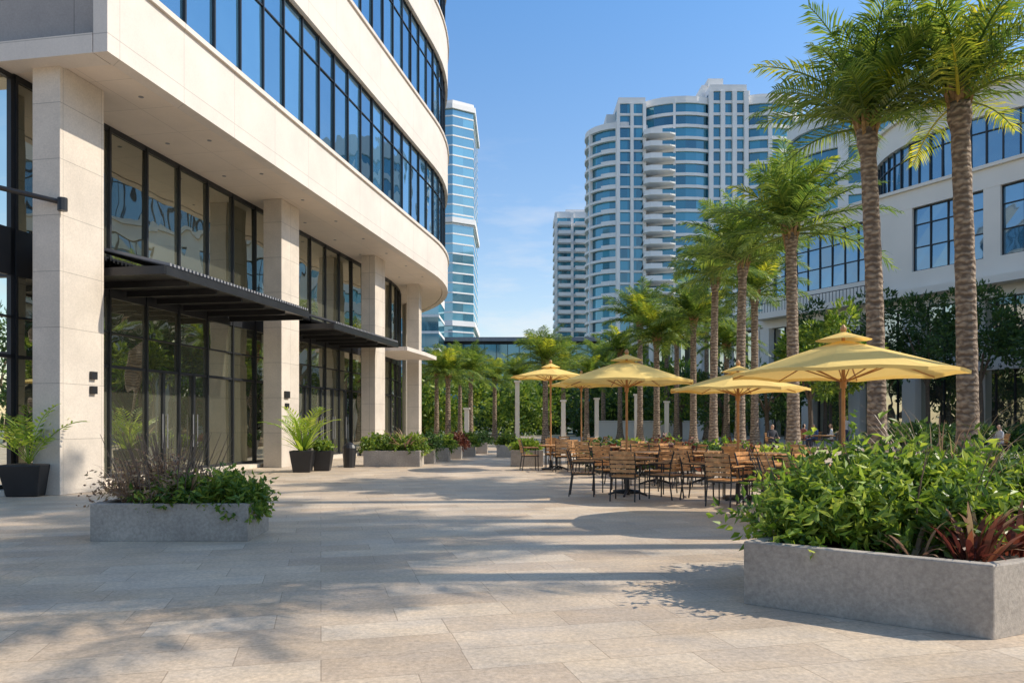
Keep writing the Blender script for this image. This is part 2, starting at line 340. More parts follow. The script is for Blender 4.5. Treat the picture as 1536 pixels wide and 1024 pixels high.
# ---------------- generic tower ----------------
def ell(cx,cy,rx,ry,n=28,a0=0,a1=2*math.pi):
    return [(cx+rx*math.cos(a0+(a1-a0)*i/n),cy+ry*math.sin(a0+(a1-a0)*i/n)) for i in range(n)]
def off_poly(poly,d):
    cx=sum(p[0] for p in poly)/len(poly); cy=sum(p[1] for p in poly)/len(poly); o=[]
    for x,y in poly:
        l=math.hypot(x-cx,y-cy); o.append((cx+(x-cx)*(l+d)/l,cy+(y-cy)*(l+d)/l))
    return o
def towerpart(par,poly,zt,fh,slab,mats,over=.5,pier=3,pw=.7,z0=0,nm='wing',rail=.0):
    gl=MB(); st=MB(); n=len(poly)
    z=z0
    while z<zt-.5:
        for i in range(n):
            p=poly[i]; q=poly[(i+1)%n]
            mdiv=max(1,int(round(math.hypot(p[0]-q[0],p[1]-q[1])/2.0)))
            for j in range(mdiv):
                a=(p[0]+(q[0]-p[0])*j/mdiv,p[1]+(q[1]-p[1])*j/mdiv); c=(p[0]+(q[0]-p[0])*(j+1)/mdiv,p[1]+(q[1]-p[1])*(j+1)/mdiv)
                gl.add([(a[0],a[1],z),(c[0],c[1],z),(c[0],c[1],z+fh),(a[0],a[1],z+fh)],[(0,1,2,3)],mats[0])
        st.prism(off_poly(poly,over),z+fh-slab,z+fh,mats[1])
        if rail: 
            rp=off_poly(poly,over*.9)
            for i in range(n):
                if (i//2)%3!=0: continue
                a=rp[i]; c=rp[(i+1)%n]; st.add([(a[0],a[1],z),(c[0],c[1],z),(c[0],c[1],z+rail),(a[0],a[1],z+rail)],[(0,1,2,3)],mats[1])
        z+=fh
    if pier:
        op=off_poly(poly,over*.6); cx=sum(a[0] for a in poly)/n; cy=sum(a[1] for a in poly)/n
        for i in range(0,n,pier):
            p=op[i]
            st.box((p[0],p[1],(z0+zt)/2),(over*1.1,pw,zt-z0-.02),mats[1],rot=math.atan2(p[1]-cy,p[0]-cx))
    st.prism(off_poly(poly,over*.8),z+.01,z+1.0,mats[1])
    gl.obj(nm+'_windows',par); st.obj(nm+'_slabs',par)
    return z
tw=empty('condominium_tower'); mt=('glassT','offw')
towerpart(tw,ell(29.0,206,8.6,8),78,3.1,.6,mt,.9,4,.4,nm='west_bay',rail=.5)
towerpart(tw,[(27.5,197.4),(34.2,197.4),(34.2,214),(27.5,214)],82,3.1,.6,mt,.35,0,nm='west_flat_bay')
towerpart(tw,ell(44.5,206,12.5,9.5),84,3.1,.75,mt,.5,4,.6,nm='middle_bay')
towerpart(tw,[(51,197),(60,197),(60,214),(51,214)],85,3.1,.7,mt,.5,0,nm='core_bay')
towerpart(tw,ell(66,206,11,9.5),82,3.1,.85,mt,.6,3,1.0,nm='east_bay')
b=MB()
for x in (51,54,57,60): b.box((x,196.6,43),(1.1,1.0,86),'offw')
for x in (27.3,30.8,34.0): b.box((x,197.0,41.5),(.8,.9,83),'offw')
for i in range(23):
    z=6+i*3.1
    b.prism([(33.5,194.5),(35,193.6),(40,193.6),(41.5,194.6),(41.5,199),(33.5,199)],z,z+.35,'offw'); b.prism([(33.6,194.6),(35.1,193.7),(38,193.7),(38,199),(33.6,199)],z+.34,z+1.35,'offw')
    b.box((39.7,193.8,z+.8),(3.3,.08,.95),'glassT')
b.box((55,206,88),(10,8,4),'white'); b.box((53.5,204,90.5),(4,5,2),'white'); b.box((60.5,206,87.5),(5,6,3),'white'); b.box((43,206,86.2),(7,6,2),'white'); b.box((29,206,81),(8,6,3.4),'white')
b.prism(ell(66,206,11,9.6),84.6,85.4,'white')
for i in range(12):
    a=i*math.pi/6; b.box((66+10.2*math.cos(a),206+8.9*math.sin(a),83.5),(.8,.8,2.4),'white')
b.obj('balconies_and_roof',tw)
tw=empty('white_condominium_tower')
towerpart(tw,[(15,262),(26.5,262),(26.5,276),(15,276)],71,3.0,1.1,('glassT','offw'),.5,0,nm='body')
b=MB()
for x in (15,20.5,26.3): b.box((x,261.6,36),(.9,1.2,73),'offw')
for i in range(23):
    z=2+i*3.0; b.prism([(15.8,259.5),(20,259.5),(20,262),(15.8,262)],z,z+1.2,'offw'); b.prism([(21.5,259.8),(25.8,259.8),(25.8,262),(21.5,262)],z,z+1.2,'offw')
b.box((22,268,73),(7,7,3),'white'); b.obj('balconies',tw)
tw=empty('glass_office_tower')
towerpart(tw,[(-19,150),(-11.5,148.5),(-7.6,151),(-7.6,170),(-19,170)],62,1.9,.28,('glassT2','offw'),.08,0,nm='body')
b=MB()
for z in (20,40,62): b.prism([(-19.3,149.7),(-11.5,148),(-7.2,150.7),(-7.2,170.4),(-19.3,170.4)],z,z+1.0,'offw')
b.prism([(-17,154),(-9,154),(-9,168),(-17,168)],62,64.5,'white'); b.obj('bands',tw)
tw=empty('glass_midrise_building')
towerpart(tw,[(-22,120),(-11.5,120),(-11.5,130),(-22,130)],20,2.6,.4,('glassT2','offw'),.1,0,nm='body')
tw=empty('white_curved_tower')
towerpart(tw,ell(53,120,9,9,24),44,3.6,1.6,('glassT','white'),.5,4,1.4,nm='body')
towerpart(tw,[(60,118),(80,110),(86,124),(62,132)],43,3.6,1.8,('glassT','white'),.4,0,nm='rear')
# ---------------- right building ----------------
rb=empty('shopping_gallery_building')
A=Vector((24.4,74.6)); rt=Vector((.53,-1)).normalized()
rn=Vector((rt.y,-rt.x)).normalized()
if rn.x>0: rn=-rn
def PR(s,off): p=A+rt*s+rn*off; return (p.x,p.y)
LR=50.0
b=MB(); b.prism([PR(0,-.6),PR(LR,-.6),PR(LR,-30),PR(0,-30)],0,19.2,'core'); b.obj('core',rb)
b=MB(); w=MB(); fr=MB()
sR=[0,LR]
b.sweep(PR,sR,-.5,0,18.35,19.8,'cream'); b.sweep(PR,sR,-.5,.25,19.802,20.05,'cream')
b.sweep(PR,sR,-.5,.0,10.4,13.3,'cream'); b.sweep(PR,sR,-.5,1.3,11.2,11.75,'cream')
b.sweep(PR,sR,-.5,0.05,5.2,6.6,'cream')
grp=[(0,1.2,0),(1.2,11.8,1),(11.8,15.6,0),(15.6,21.2,1),(21.2,22.4,0),(22.4,28.5,1),(28.5,31,0),(31,37,1),(37,39,0),(39,48,1),(48,50,0)]
for s0,s1,isw in grp:
    if not isw: b.sweep(PR,[s0,s1],-.5,-.02,13.302,18.348,'cream')
    else:
        n=int((s1-s0)/1.25)
        for i in range(n):
            a=s0+(s1-s0)*i/n; c=s0+(s1-s0)*(i+1)/n
            for z0,z1 in ((13.3,15.2),(15.2,17.0),(17.0,18.35)): w.pane(PR,a,c,-.35,z0,z1,'glassR',.02)
            p=PR(a,-.3); fr.box((p[0],p[1],15.8),(.10,.10,5.0),'frame',rot=0)
        for z in (13.35,15.2,17.0,18.28): fr.sweep(PR,[s0,s1],-.34,-.26,z-.04,z+.04,'frame')
for s in np.arange(0,LR,5.0):
    b.sweep(PR,[s,s+1.1],-.5,.35,.0,10.39,'cream')
for s in np.arange(1.1,LR-1,1.3):
    w.pane(PR,s,s+1.3,-.45,0,5.2,'glassL'); w.pane(PR,s,s+1.3,-.45,6.6,10.4,'glassL')
    p=PR(s,-.4); fr.box((p[0],p[1],5.2),(.1,.1,10.3),'frame')
for s in np.arange(0,14,.35):
    p=PR(s,1.2); fr.box((p[0],p[1],12.2),(.04,.04,.9),'frame')
fr.sweep(PR,[0,14],1.17,1.23,12.62,12.68,'frame')
dc=(45.5,66); dr=12.9
def PD(s,off): a=math.radians(90)+s; return (dc[0]+(dr+off)*math.cos(a),dc[1]+(dr+off)*math.sin(a))
sd=[i*math.radians(5) for i in range(0,48)]
b.sweep(PD,sd,-.6,0,18.5,20.7,'cream'); b.sweep(PD,sd,-.6,.0,24.5,26.6,'cream'); b.sweep(PD,sd,-.6,.3,26.602,26.9,'cream')
for i in range(0,len(sd)-1):
    w.pane(PD,sd[i],sd[i+1],-.35,20.7,24.5,'glassR',.03)
    p=PD(sd[i],-.3); fr.box((p[0],p[1],22.6),(.12,.12,3.8),'frame',rot=sd[i])
fr.sweep(PD,sd,-.34,-.24,23.3,23.38,'frame')
b.prism(ell(dc[0],dc[1],12.1,12.1,32),18,26.5,'core')
b.obj('cream_walls',rb); w.obj('window_glass',rb); fr.obj('window_frames',rb)
aw=empty('arcade_building')
b=MB(); w=MB()
A2=Vector((12.5,98)); t2=(A-A2).normalized(); n2=Vector((t2.y,-t2.x)); 
if n2.y>0: n2=-n2
def PA(s,off): p=A2+t2*s+n2*off; return (p.x,p.y)
L2=(A-A2).length
b.prism([PA(0,-1.2),PA(L2,-1.2),PA(L2,-14),PA(0,-14)],0,11.4,'core')
b.sweep(PA,[0,L2],-1.2,0,10.6,12.2,'cream'); b.sweep(PA,[0,L2],-1.2,.8,5.4,6.3,'cream')
for s in np.arange(0,L2,4.2): b.sweep(PA,[s,s+.8],-.5,.2,0,10.59,'cream')
for s in np.arange(.5,L2-1,1.4): w.pane(PA,s,s+1.4,-1.1,6.5,10.5,'glassL'); w.pane(PA,s,s+1.4,-1.1,0,5.3,'glassL')
b.obj('walls',aw); w.obj('glass',aw)
lo=empty('low_glass_building'); b=MB(); w=MB()
b.box((0,140,8),(30,12,15),'core')
b.box((0,140,15.8),(31,13,.7),'deck')
for i in range(15):
    for z in (3,7,11.2): w.add([(-14.7+i*2,133.9,z),(-12.8+i*2,133.9,z),(-12.8+i*2,133.9,z+3.7),(-14.7+i*2,133.9,z+3.7)],[(0,1,2,3)],'glassT')
b.obj('walls',lo); w.obj('windows',lo)
b=MB(); b.box((11.5,63,.7),(9,.3,1.4),'white'); b.box((11.5,63,1.47),(9.2,.45,.12),'white'); b.obj('white_garden_wall')
for px,Y,h in ((776,50,4.0),(845,52,2.8),(895,54,3.0),(955,52,3.2),(1000,55,2.8),(700,48,2.2)):
    b=MB(); b.box((0,0,h/2),(.28,.28,h),'cream'); b.box((0,0,.15),(.5,.5,.3),'cream'); b.box((0,0,h+.06),(.42,.42,.12),'cream'); b.obj('white_pillar',loc=(gp(px,Y),Y,0))
# ---------------- palms ----------------
def fronds_mesh(name,L,nf,key,seed,wid=.045,droop=1.0,yel=.0,rg=92):
    r=random.Random(seed); mb=MB()
    for i in range(nf):
        az=i*2.39996+r.uniform(-.3,.3); u=i/(nf-1)
        el=math.radians(86-rg*u**1.1+r.uniform(-8,8)); l=L*r.uniform(.82,1.12)*(1-.12*(1-u)); dr_=(math.radians(60)+r.uniform(-.25,.35))*droop*(1-.25*u)
        kk='palmY' if r.random()<yel else key
        pts=[];p=Vector((0,0,-.25*u)); n=12; hd=Vector((math.cos(az),math.sin(az),0)); side=Vector((-math.sin(az),math.cos(az),0))
        tw_=r.uniform(-.7,.7)
        tg=[]
        for j in range(n+1):
            t=j/n; e=el-dr_*t**1.3; d=hd*math.cos(e)+Vector((0,0,math.sin(e))); pts.append(p.copy()); tg.append(d); p=p+d*l/n
        mb.tube(pts,[.035*(1-.85*j/n)+.004 for j in range(n+1)],4,kk,False)
        m_=42
        for q in range(m_):
            t=.12+.88*q/(m_-1); fi=t*n; j=min(int(fi),n-1); a=fi-j; P=pts[j].lerp(pts[j+1],a); T=tg[j].lerp(tg[j+1],a).normalized(); up=side.cross(T); up=-up if up.z<0 else up
            ll=(.34+.50*math.sin(math.pi*min(1,(t*.92+.05))**.9))*L/3.0*r.uniform(.85,1.1)
            if t>.9: ll*=.7
            for sg in (-1,1):
                ct=math.cos(tw_*t); sn=math.sin(tw_*t)
                sd_=(side*ct+up*sn)*sg
                D=(sd_*.8+T*(.45+.6*t)+up*r.uniform(-.1,.45)).normalized()
                D2=(D+Vector((0,0,-.45-.35*r.random()))).normalized()
                wv=T*(wid*.5)
                m1=P+D*ll*.5; tip=m1+D2*ll*.5
                mb.add([P-wv*.5,P+wv*.5,m1+wv,m1-wv,tip],[(0,1,2,3),(3,2,4)],kk)
    for i in range(14):
        a=i*2.4; mb.tube([(math.cos(a)*.12,math.sin(a)*.12,-.7+.03*i),(math.cos(a)*.2,math.sin(a)*.2,-.35+.03*i),(math.cos(a)*.32,math.sin(a)*.32,-.02+.03*i)],[.07,.06,.03],5,'boot')
    return mb.mesh(name)
FM=[fronds_mesh('palm_fronds_a',3.05,32,'palmL',1,.055,.85,.08,78),fronds_mesh('palm_fronds_b',3.1,32,'palmL',2,.06,.95,.12,86),fronds_mesh('palm_fronds_c',2.9,30,'palmL',3,.055,.85,.6,80),fronds_mesh('palm_fronds_d',2.7,26,'palmL',4,.065,1.15,.08,96)]
def palm(x,y,h,k=0,sc=1,r=.2,lean=(0,0),name='palm_tree'):
    e=empty(name,(x,y,0)); mb=MB(); n=26; pts=[];rad=[]
    for i in range(n+1):
        t=i/n; pts.append((lean[0]*t*t,lean[1]*t*t,h*t)); fl=1+1.1*math.exp(-t*h/.45); rad.append(r*fl*(1.0-.18*t)+ (.012 if i%2 else 0))
    rad[-1]=r*1.1; rad[-2]=r*1.15
    mb.tube(pts,rad,16,'trunk'); mb.obj('trunk',e,smooth=True)
    inst('fronds',FM[k],(lean[0],lean[1],h+.25),random.uniform(0,6.28),e,sc)
palm(gp(1316,18),18,8.3,0,1.0,.205,(-.25,0)); palm(gp(1452,17),17,8.5,2,1.0,.22,(-.2,0))
palm(gp(1190,28),28,8.3,1,1.12,.22,(-.1,0)); palm(gp(1110,32),32,8.0,0,1.05,.2,(.12,0)); palm(gp(1070,37),37,8.3,3,1.05,.19,(.1,0)); palm(gp(1132,40),40,8.0,1,1,.2)
# the row of palms continues towards the camera, right of the frame
palm(9.3,10.2,9.4,2,1.05,.21); palm(8.6,7.4,9.2,0,1.0,.21); palm(12.6,9.2,13.6,0,1.0,.21); palm(11.6,14.2,16.8,1,1.05,.22); palm(15.0,11.6,16.4,2,1.0,.22)
for px,Y,h,k in ((960,50,7.8,0),(985,46,6.3,3),(1040,44,7.2,1),(1015,55,7.2,2),(930,60,6.8,3),(1000,62,8,1),(905,66,6,0),(1060,60,9,0),(1090,52,6.5,3)): palm(gp(px,Y),Y,h,k,1.0,.19)
for px,Y,h,k in ((672,48,4.2,3),(706,54,4.6,1),(742,60,4.6,3),(818,46,4.8,1),(845,58,5.2,0),(690,62,5.4,0),(655,58,5,3),(775,66,5,1),(880,54,4.3,3)): palm(gp(px,Y),Y,h,k,.85,.17)
# ---------------- trees ----------------
def tree(x,y,h,r,key='leafD',n=2600,name='shade_tree',zlo=.42,L=.34):
    e=empty(name,(x,y,0)); mb=MB()
    nl=5; mb.tube([(0,0,0),(.05,0,h*.2),(0,.05,h*.42)],[.2,.15,.13],8,'bark')
    for i in range(nl):
        a=i*1.26+random.random(); q=(math.cos(a)*r*.55,math.sin(a)*r*.55,h*random.uniform(.62,.85))
        mb.tube([(0,.05,h*.38),(q[0]*.4,q[1]*.4,h*.55),q],[.1,.07,.02],6,'bark')
    mb.obj('trunk_and_limbs',e)
    lf=MB(); zc=h*(1+zlo)/2
    clump(lf,(0,0,zc),(r,r,h*(1-zlo)/2),n,L,L*.5,key,.1,cl=26,sub=.34); lf.obj('crown',e)
for s in (13,17,21,25,29,33,37,41,45):
    p=PR(s,6.5+random.uniform(-.6,.6)); tree(p[0],p[1],random.uniform(9.8,11),2.6)
tree(gp(1215,60),60,8.5,2.6,'leafG'); tree(gp(1245,66),66,8.5,2.6,'leafG'); tree(gp(1180,62),62,7,2.2)
tree(gp(1262,40),40,7.2,1.9,'leafG'); tree(gp(1215,46),46,7.0,2.0,'leafG')
tree(gp(1150,50),50,5.2,2.0,'leafD',1500,zlo=.2); tree(gp(1085,56),56,5.6,2.2,'leafD',1500,zlo=.2); tree(gp(1020,60),60,5.4,2.2,'leafG',1500,zlo=.2)
for x in (-58,-49,-41,-33,-26,-19,-13,-6,1,8,15,22): tree(x,-18+random.uniform(-2,2),random.uniform(9,12),4.2,'leafD',1300,L=.6,zlo=.15)  # unseen trees added behind the camera to darken the corner glazing's reflection
b=MB()
for i in range(46):
    px=random.uniform(600,1180); Y=random.uniform(72,92); x=gp(px,Y); 
    if x>19: continue
    h=random.uniform(4.5,8.5) if px>850 else random.uniform(4,7)
    clump(b,(x,Y,h*.5),(random.uniform(2.5,4),2.5,h*.52),1000,.55,.3,random.choice(['leafD','leafG','leafG']),.1,cl=22,sub=.34)
b.obj('distant_tree_line')
# ---------------- planters ----------------
def planter_poly(poly,h,name,wall=.1):
    b=MB(); n=len(poly)
    def inn(d): 
        o=[]
        for i in range(n):
            p0=Vector(poly[i-1]);p=Vector(poly[i]);p1=Vector(poly[(i+1)%n]); a=(p-p0).normalized(); c=(p1-p).normalized()
            na=Vector((-a.y,a.x)); nc=Vector((-c.y,c.x)); m_=(na+nc); m_=m_/ (m_.dot(na)); o.append((p+m_*d)[:])
        return o
    q=inn(wall)
    v=[(p[0],p[1],.006) for p in poly]+[(p[0],p[1],h) for p in poly]+[(p[0],p[1],h) for p in q]+[(p[0],p[1],h-.12) for p in q]
    f=[]
    for lv in range(3):
        for i in range(n): f.append((lv*n+i,lv*n+(i+1)%n,(lv+1)*n+(i+1)%n,(lv+1)*n+i))
    b.add(v,f,'conc')
    o=b.obj(name,bevel=.012)
    s=MB(); q2=inn(wall-.01); s.add([(p[0],p[1],h-.07) for p in q2],[tuple(range(n))],'soil'); s.obj('soil',o)
    return o
def rect(cx,cy,w,d,r=0):
    R_=Matrix.Rotation(r,2); return [tuple(R_@Vector(a)+Vector((cx,cy))) for a in ((-w/2,-d/2),(w/2,-d/2),(w/2,d/2),(-w/2,d/2))]
def stems(mb,P,hgt,n,k='bark',sp=.35):
    for i in range(n):
        a=random.uniform(0,6.28); r0=random.random()*sp; x=P[0]+math.cos(a)*r0; y=P[1]+math.sin(a)*r0
        mb.tube([(x,y,P[2]),(x+math.cos(a)*.1*hgt,y+math.sin(a)*.1*hgt,P[2]+hgt*.5),(x+math.cos(a)*.3*hgt,y+math.sin(a)*.3*hgt,P[2]+hgt)],[.009,.007,.003],4,k,False)
def blades(mb,c,n,L,W,k,spread=.7,base=.15):
    for i in range(n):
        a=random.uniform(0,6.28); e=random.uniform(.35,1.45)*1.0; l=L*random.uniform(.6,1.15)
        p=Vector((c[0]+math.cos(a)*base*random.random(),c[1]+math.sin(a)*base*random.random(),c[2])); hd=Vector((math.cos(a),math.sin(a),0)); sd_=Vector((-math.sin(a),math.cos(a),0))
        v=[];nn=5
        for j in range(nn+1):
            t=j/nn; ee=e-spread*1.4*t*t; w_=W*.5*math.sin(math.pi*(.15+.85*t)) if j<nn else .001
            v+= [p-sd_*w_,p+sd_*w_]; p=p+(hd*math.cos(ee)+Vector((0,0,math.sin(ee))))*l/nn
        mb.add(v,[(2*j,2*j+1,2*j+3,2*j+2) for j in range(nn)],k)
def sprig_bush(mb,c,r,nsp,k,leafL=.11,leafW=.05,stemL=.35,per=9,up=.6,wild=.5):
    c=np.array(c); r=np.array(r)
    d=sphere_dirs(nsp,.25); d[:,2]=np.abs(d[:,2])*.9+.02
    base=c+d*r*rng.uniform(.35,.95,size=(nsp,1)); ax=d+rng.normal(size=(nsp,3))*.4; ax[:,2]+=up; ax/=np.linalg.norm(ax,axis=1)[:,None]
    sl=stemL*(1-wild*.5+wild*1.6*rng.uniform(0,1,size=(nsp,1))**2.2)
    for j in range(per):
        t=(j+1)/per; P=base+ax*sl*t*rng.uniform(.9,1.1,size=(nsp,1)); P[:,2]-=(sl[:,0]*t*t*.12)
        out_=rng.normal(size=(nsp,3)); out_-=ax*np.sum(out_*ax,axis=1)[:,None]; out_/=np.linalg.norm(out_,axis=1)[:,None]
        D=out_+ax*(.25+.6*t); D[:,2]-=.15; D/=np.linalg.norm(D,axis=1)[:,None]
        mb.leaves(P,D,leafL*rng.uniform(.55,1.3,nsp)*(1.15-.4*t),leafW*rng.uniform(.7,1.2,nsp),k)
# front right
planter_poly([(1.84,6.1),(3.19,5.08),(5.9,6.4),(4.4,8.6)],.50,'concrete_planter')
b=MB()
for c,r,n in (((2.65,6.45,.46),(.48,.42,.38),230),((3.2,7.1,.5),(.75,.6,.6),360),((4.1,7.3,.5),(.8,.7,.6),330),((3.3,6.2,.45),(.6,.45,.42),250),((4.8,6.9,.5),(.8,.6,.45),230),((3.6,6.6,.5),(.5,.5,.62),170)):
    sprig_bush(b,c,r,n,'leafG',.13,.046,.28,11,wild=1.0)
sprig_bush(b,(3.3,6.6,.5),(.9,.7,.6),210,'leafB',.14,.045,.32,10,wild=1.2); sprig_bush(b,(2.5,6.3,.4),(.5,.4,.3),80,'leafB',.13,.045,.26,9,wild=1.0)
stems(b,(3.2,6.8,.45),.8,30,sp=.9)
b.obj('leafy_shrub')
b=MB(); blades(b,(3.35,5.55,.45),40,.42,.05,'leafR'); blades(b,(3.75,5.75,.45),34,.45,.05,'leafR'); blades(b,(3.0,5.75,.45),20,.36,.04,'leafP'); blades(b,(3.5,5.8,.45),30,.5,.04,'leafP'); b.obj('red_cordyline_plant')
b=MB(); blades(b,(4.2,7.5,.7),170,1.0,.012,'leafP',.9,.6); blades(b,(4.9,7.0,.6),120,1.0,.012,'leafB',.9,.6); b.obj('ornamental_grass')
# left front
planter_poly([(-5.1,9.26),(-3.19,9.26),(-3.25,10.25),(-5.1,10.25)],.46,'concrete_planter')
b=MB()
blades(b,(-4.7,9.75,.42),120,.68,.02,'leafP',.8,.35); blades(b,(-4.15,9.8,.42),110,.75,.02,'leafP',.8,.35); 
sprig_bush(b,(-4.5,9.75,.45),(.6,.4,.42),210,'leafP',.09,.035,.3,8); stems(b,(-4.4,9.8,.4),.9,60,sp=.55)
b.obj('purple_fountain_grass')
b=MB(); sprig_bush(b,(-3.65,9.7,.42),(.45,.42,.32),280,'leafG',.13,.05,.18,8,up=.3,wild=.8); sprig_bush(b,(-4.2,9.55,.42),(.4,.3,.22),110,'leafG',.12,.05,.18,8,up=.3,wild=.8)
sprig_bush(b,(-3.3,9.5,.3),(.22,.2,.25),60,'leafG',.1,.05,.15,8,up=-.2); b.obj('leafy_shrub')
def pl(px0,px1,Y,d,h,key,hh,extra=None):
    x0,x1=gp(px0,Y),gp(px1,Y); planter_poly(rect((x0+x1)/2,Y+d/2,x1-x0,d),h,'concrete_planter')
    b=MB(); w=x1-x0
    for i in range(max(1,int(w/.6))):
        cx=x0+w*(i+.5)/max(1,int(w/.6)); kk=random.choice(key)
        sprig_bush(b,(cx,Y+d/2,h-.05),(.42,d*.45,hh),150,kk,.16,.07,.22,7,up=.4)
    if extra: blades(b,((x0+x1)/2+.4,Y+d/2,h),50,1.0,.05,extra,.8,.3)
    b.obj('leafy_shrub')
pl(545,630,24.5,1.1,.52,['leafG','leafD','leafP'],.5,'leafP')
pl(632,651,26.3,.7,.5,['leafD'],.55); pl(653,673,27.8,.8,.5,['leafG'],.5); pl(675,692,29.5,.8,.5,['leafR','leafB'],.5); pl(692,712,31.5,.8,.5,['leafG'],.45); pl(714,731,34.5,.8,.5,['leafG','leafD'],.5)
pl(766,815,24.6,.9,.53,['leafB','leafG'],.3); pl(745,775,31,.8,.5,['leafG'],.4)
b=MB()
for i in range(26):
    px=900+i*11.5; Y=random.uniform(21,24.5) if px<1130 else random.uniform(19,22)
    sprig_bush(b,(gp(px,Y),Y,.15),(.55,.5,random.uniform(.5,.8)),90,random.choice(['leafG','leafG','leafD','leafR','leafB']),.2,.09,.25,6)
b.obj('garden_hedge')
b=MB()
for i in range(14):
    Y=random.uniform(12,15); px=1400+i*22; sprig_bush(b,(gp(px,Y),Y,.1),(.6,.6,.65),90,random.choice(['leafG','leafD']),.17,.07,.28,7)
b.obj('garden_hedge')
b=MB()
for i in range(20):
    px=1330+i*14; Y=random.uniform(36,39); clump(b,(gp(px,Y),Y,.6),(1.3,.9,.6),260,.3,.15,'leafD',.2,cl=12)
b.obj('garden_hedge')
# ---------------- pots ----------------
def pot(x,y,h,r,key,kind='fern'):
    b=MB()
    def sq(q): return [(-q,-q),(q,-q),(q,q),(-q,q)]
    b.prism(sq(r*.72),.005,h,'black',sq(r)); o=b.obj('black_tapered_pot',loc=(x,y,0),rz=.1,bevel=.02)
    s=MB(); s.add([(-r*.92,-r*.92,h+.003),(r*.92,-r*.92,h+.003),(r*.92,r*.92,h+.003),(-r*.92,r*.92,h+.003)],[(0,1,2,3)],'soil'); s.obj('soil',o)
    f=MB()
    if kind=='fern':
        for i in range(17):
            a=i*2.4; e=random.uniform(.7,1.5); l=random.uniform(.95,1.5); hd=Vector((math.cos(a),math.sin(a),0)); sd_=Vector((-math.sin(a),math.cos(a),0)); p=Vector((0,0,h)); pp=[p.copy()]
            for j in range(15):
                t=j/15; ee=e-1.1*t*t; d=hd*math.cos(ee)+Vector((0,0,math.sin(ee))); q=p+d*l/15
                if j>3:
                    for sg in (-1,1):
                        D=(sd_*sg+d*.6+Vector((0,0,random.uniform(-.3,.3)))).normalized(); ll=.24*math.sin(math.pi*(.2+.75*t))
                        wv=d*.03; f.add([q,q+D*ll*.5+wv,q+D*ll,q+D*ll*.5-wv],[(0,1,2,3)],key)
                p=q; pp.append(p.copy())
            f.tube(pp,[.009]*len(pp),4,key,False)
    elif kind=='palm':
        blades(f,(0,0,h),34,1.2,.09,key,.75,.12)
        for i in range(14):
            a=i*2.4; e=random.uniform(.9,1.5); l=random.uniform(1.2,1.7); hd=Vector((math.cos(a),math.sin(a),0)); sd_=Vector((-math.sin(a),math.cos(a),0)); p=Vector((0,0,h)); pp=[p.copy()]
            for j in range(14):
                t=j/14; ee=e-1.2*t*t; d=hd*math.cos(ee)+Vector((0,0,math.sin(ee))); q=p+d*l/14
                if j>4:
                    for sg in (-1,1):
                        D=(sd_*sg+d*.8).normalized(); ll=.36*math.sin(math.pi*(.25+.7*t)); wv=d*.03; f.add([q,q+D*ll*.5+wv,q+D*ll,q+D*ll*.5-wv],[(0,1,2,3)],key)
                p=q; pp.append(p.copy())
            f.tube(pp,[.009]*len(pp),4,key,False)
    else: sprig_bush(f,(0,0,h),(.25,.25,.25),120,key,.12,.06,.15,7)
    f.obj('potted_plant',loc=(x,y,0))
pot(-9.45,15.0,.62,.40,'leafB'); pot(gp(454,22),22,.62,.33,'leafB','palm'); pot(gp(484,22.6),22.6,.6,.3,'leafG','bush')
b=MB(); b.tube([(0,0,.01),(0,0,.5),(0,0,.62),(0,0,.72),(0,0,.8)],[.18,.22,.23,.18,.04],14,'black'); b.obj('litter_bin',loc=(gp(524,24.2),24.2,0),smooth=False)
# ---------------- umbrellas ----------------
def umbrella(x,y,r,rim,apex,rz=.2):
    b=MB(); n=8; rings=8; v=[];f=[]
    seg=n*4
    def surf(rr,a,zs=0):
        ph=(a/(2*math.pi)*n)%1; sag=math.sin(math.pi*ph)
        edge=1-.045*sag*rr; z=apex-.12-(apex-.12-rim)*(rr**1.08)-.03*sag*rr*(1-rr)*2+ .03*sag*(rr>.98)
        return (math.cos(a)*r*rr*edge,math.sin(a)*r*rr*edge,z+zs)
    for i in range(rings+1):
        rr=.05+.95*i/rings
        for j in range(seg): v.append(surf(rr,2*math.pi*j/seg))
    for i in range(rings):
        for j in range(seg): f.append((i*seg+j,i*seg+(j+1)%seg,(i+1)*seg+(j+1)%seg,(i+1)*seg+j))
    m0=len(v)
    for j in range(seg): q=surf(1,2*math.pi*j/seg); v.append((q[0]*.998,q[1]*.998,q[2]-.045))
    for j in range(seg): f.append((rings*seg+j,rings*seg+(j+1)%seg,m0+(j+1)%seg,m0+j))
    b.add(v,f,'yellow')
    v=[(0,0,apex)]; 
    for j in range(seg): a=2*math.pi*j/seg; v.append((math.cos(a)*r*.24,math.sin(a)*r*.24,apex-.125))
    b.add(v,[(0,1+j,1+(j+1)%seg) for j in range(seg)],'yellow')
    for j in range(n):
        a=2*math.pi*j/n; q=surf(1,a); b.tube([(0,0,apex-.17),(q[0]*.99,q[1]*.99,q[2]-.02)],[.014,.010],6,'poleW')
        k=surf(.55,a); b.tube([(0,0,rim-.12),(k[0],k[1],k[2]-.03)],[.010,.010],5,'poleW')
    b.tube([(0,0,.05),(0,0,apex-.08)],[.026,.026],12,'poleW'); b.tube([(0,0,rim-.2),(0,0,rim-.06)],[.045,.045],12,'poleW')
    b.tube([(0,0,apex-.02),(0,0,apex+.03),(0,0,apex+.06),(0,0,apex+.1)],[.03,.045,.04,.01],10,'poleW')
    b.tube([(0,0,.006),(0,0,.06),(0,0,.075),(0,0,.3)],[.28,.28,.05,.04],20,'black')
    b.obj('patio_umbrella',loc=(x,y,0),rz=rz)
umbrella(gp(1265,11),11,1.58,2.13,2.74,.25)
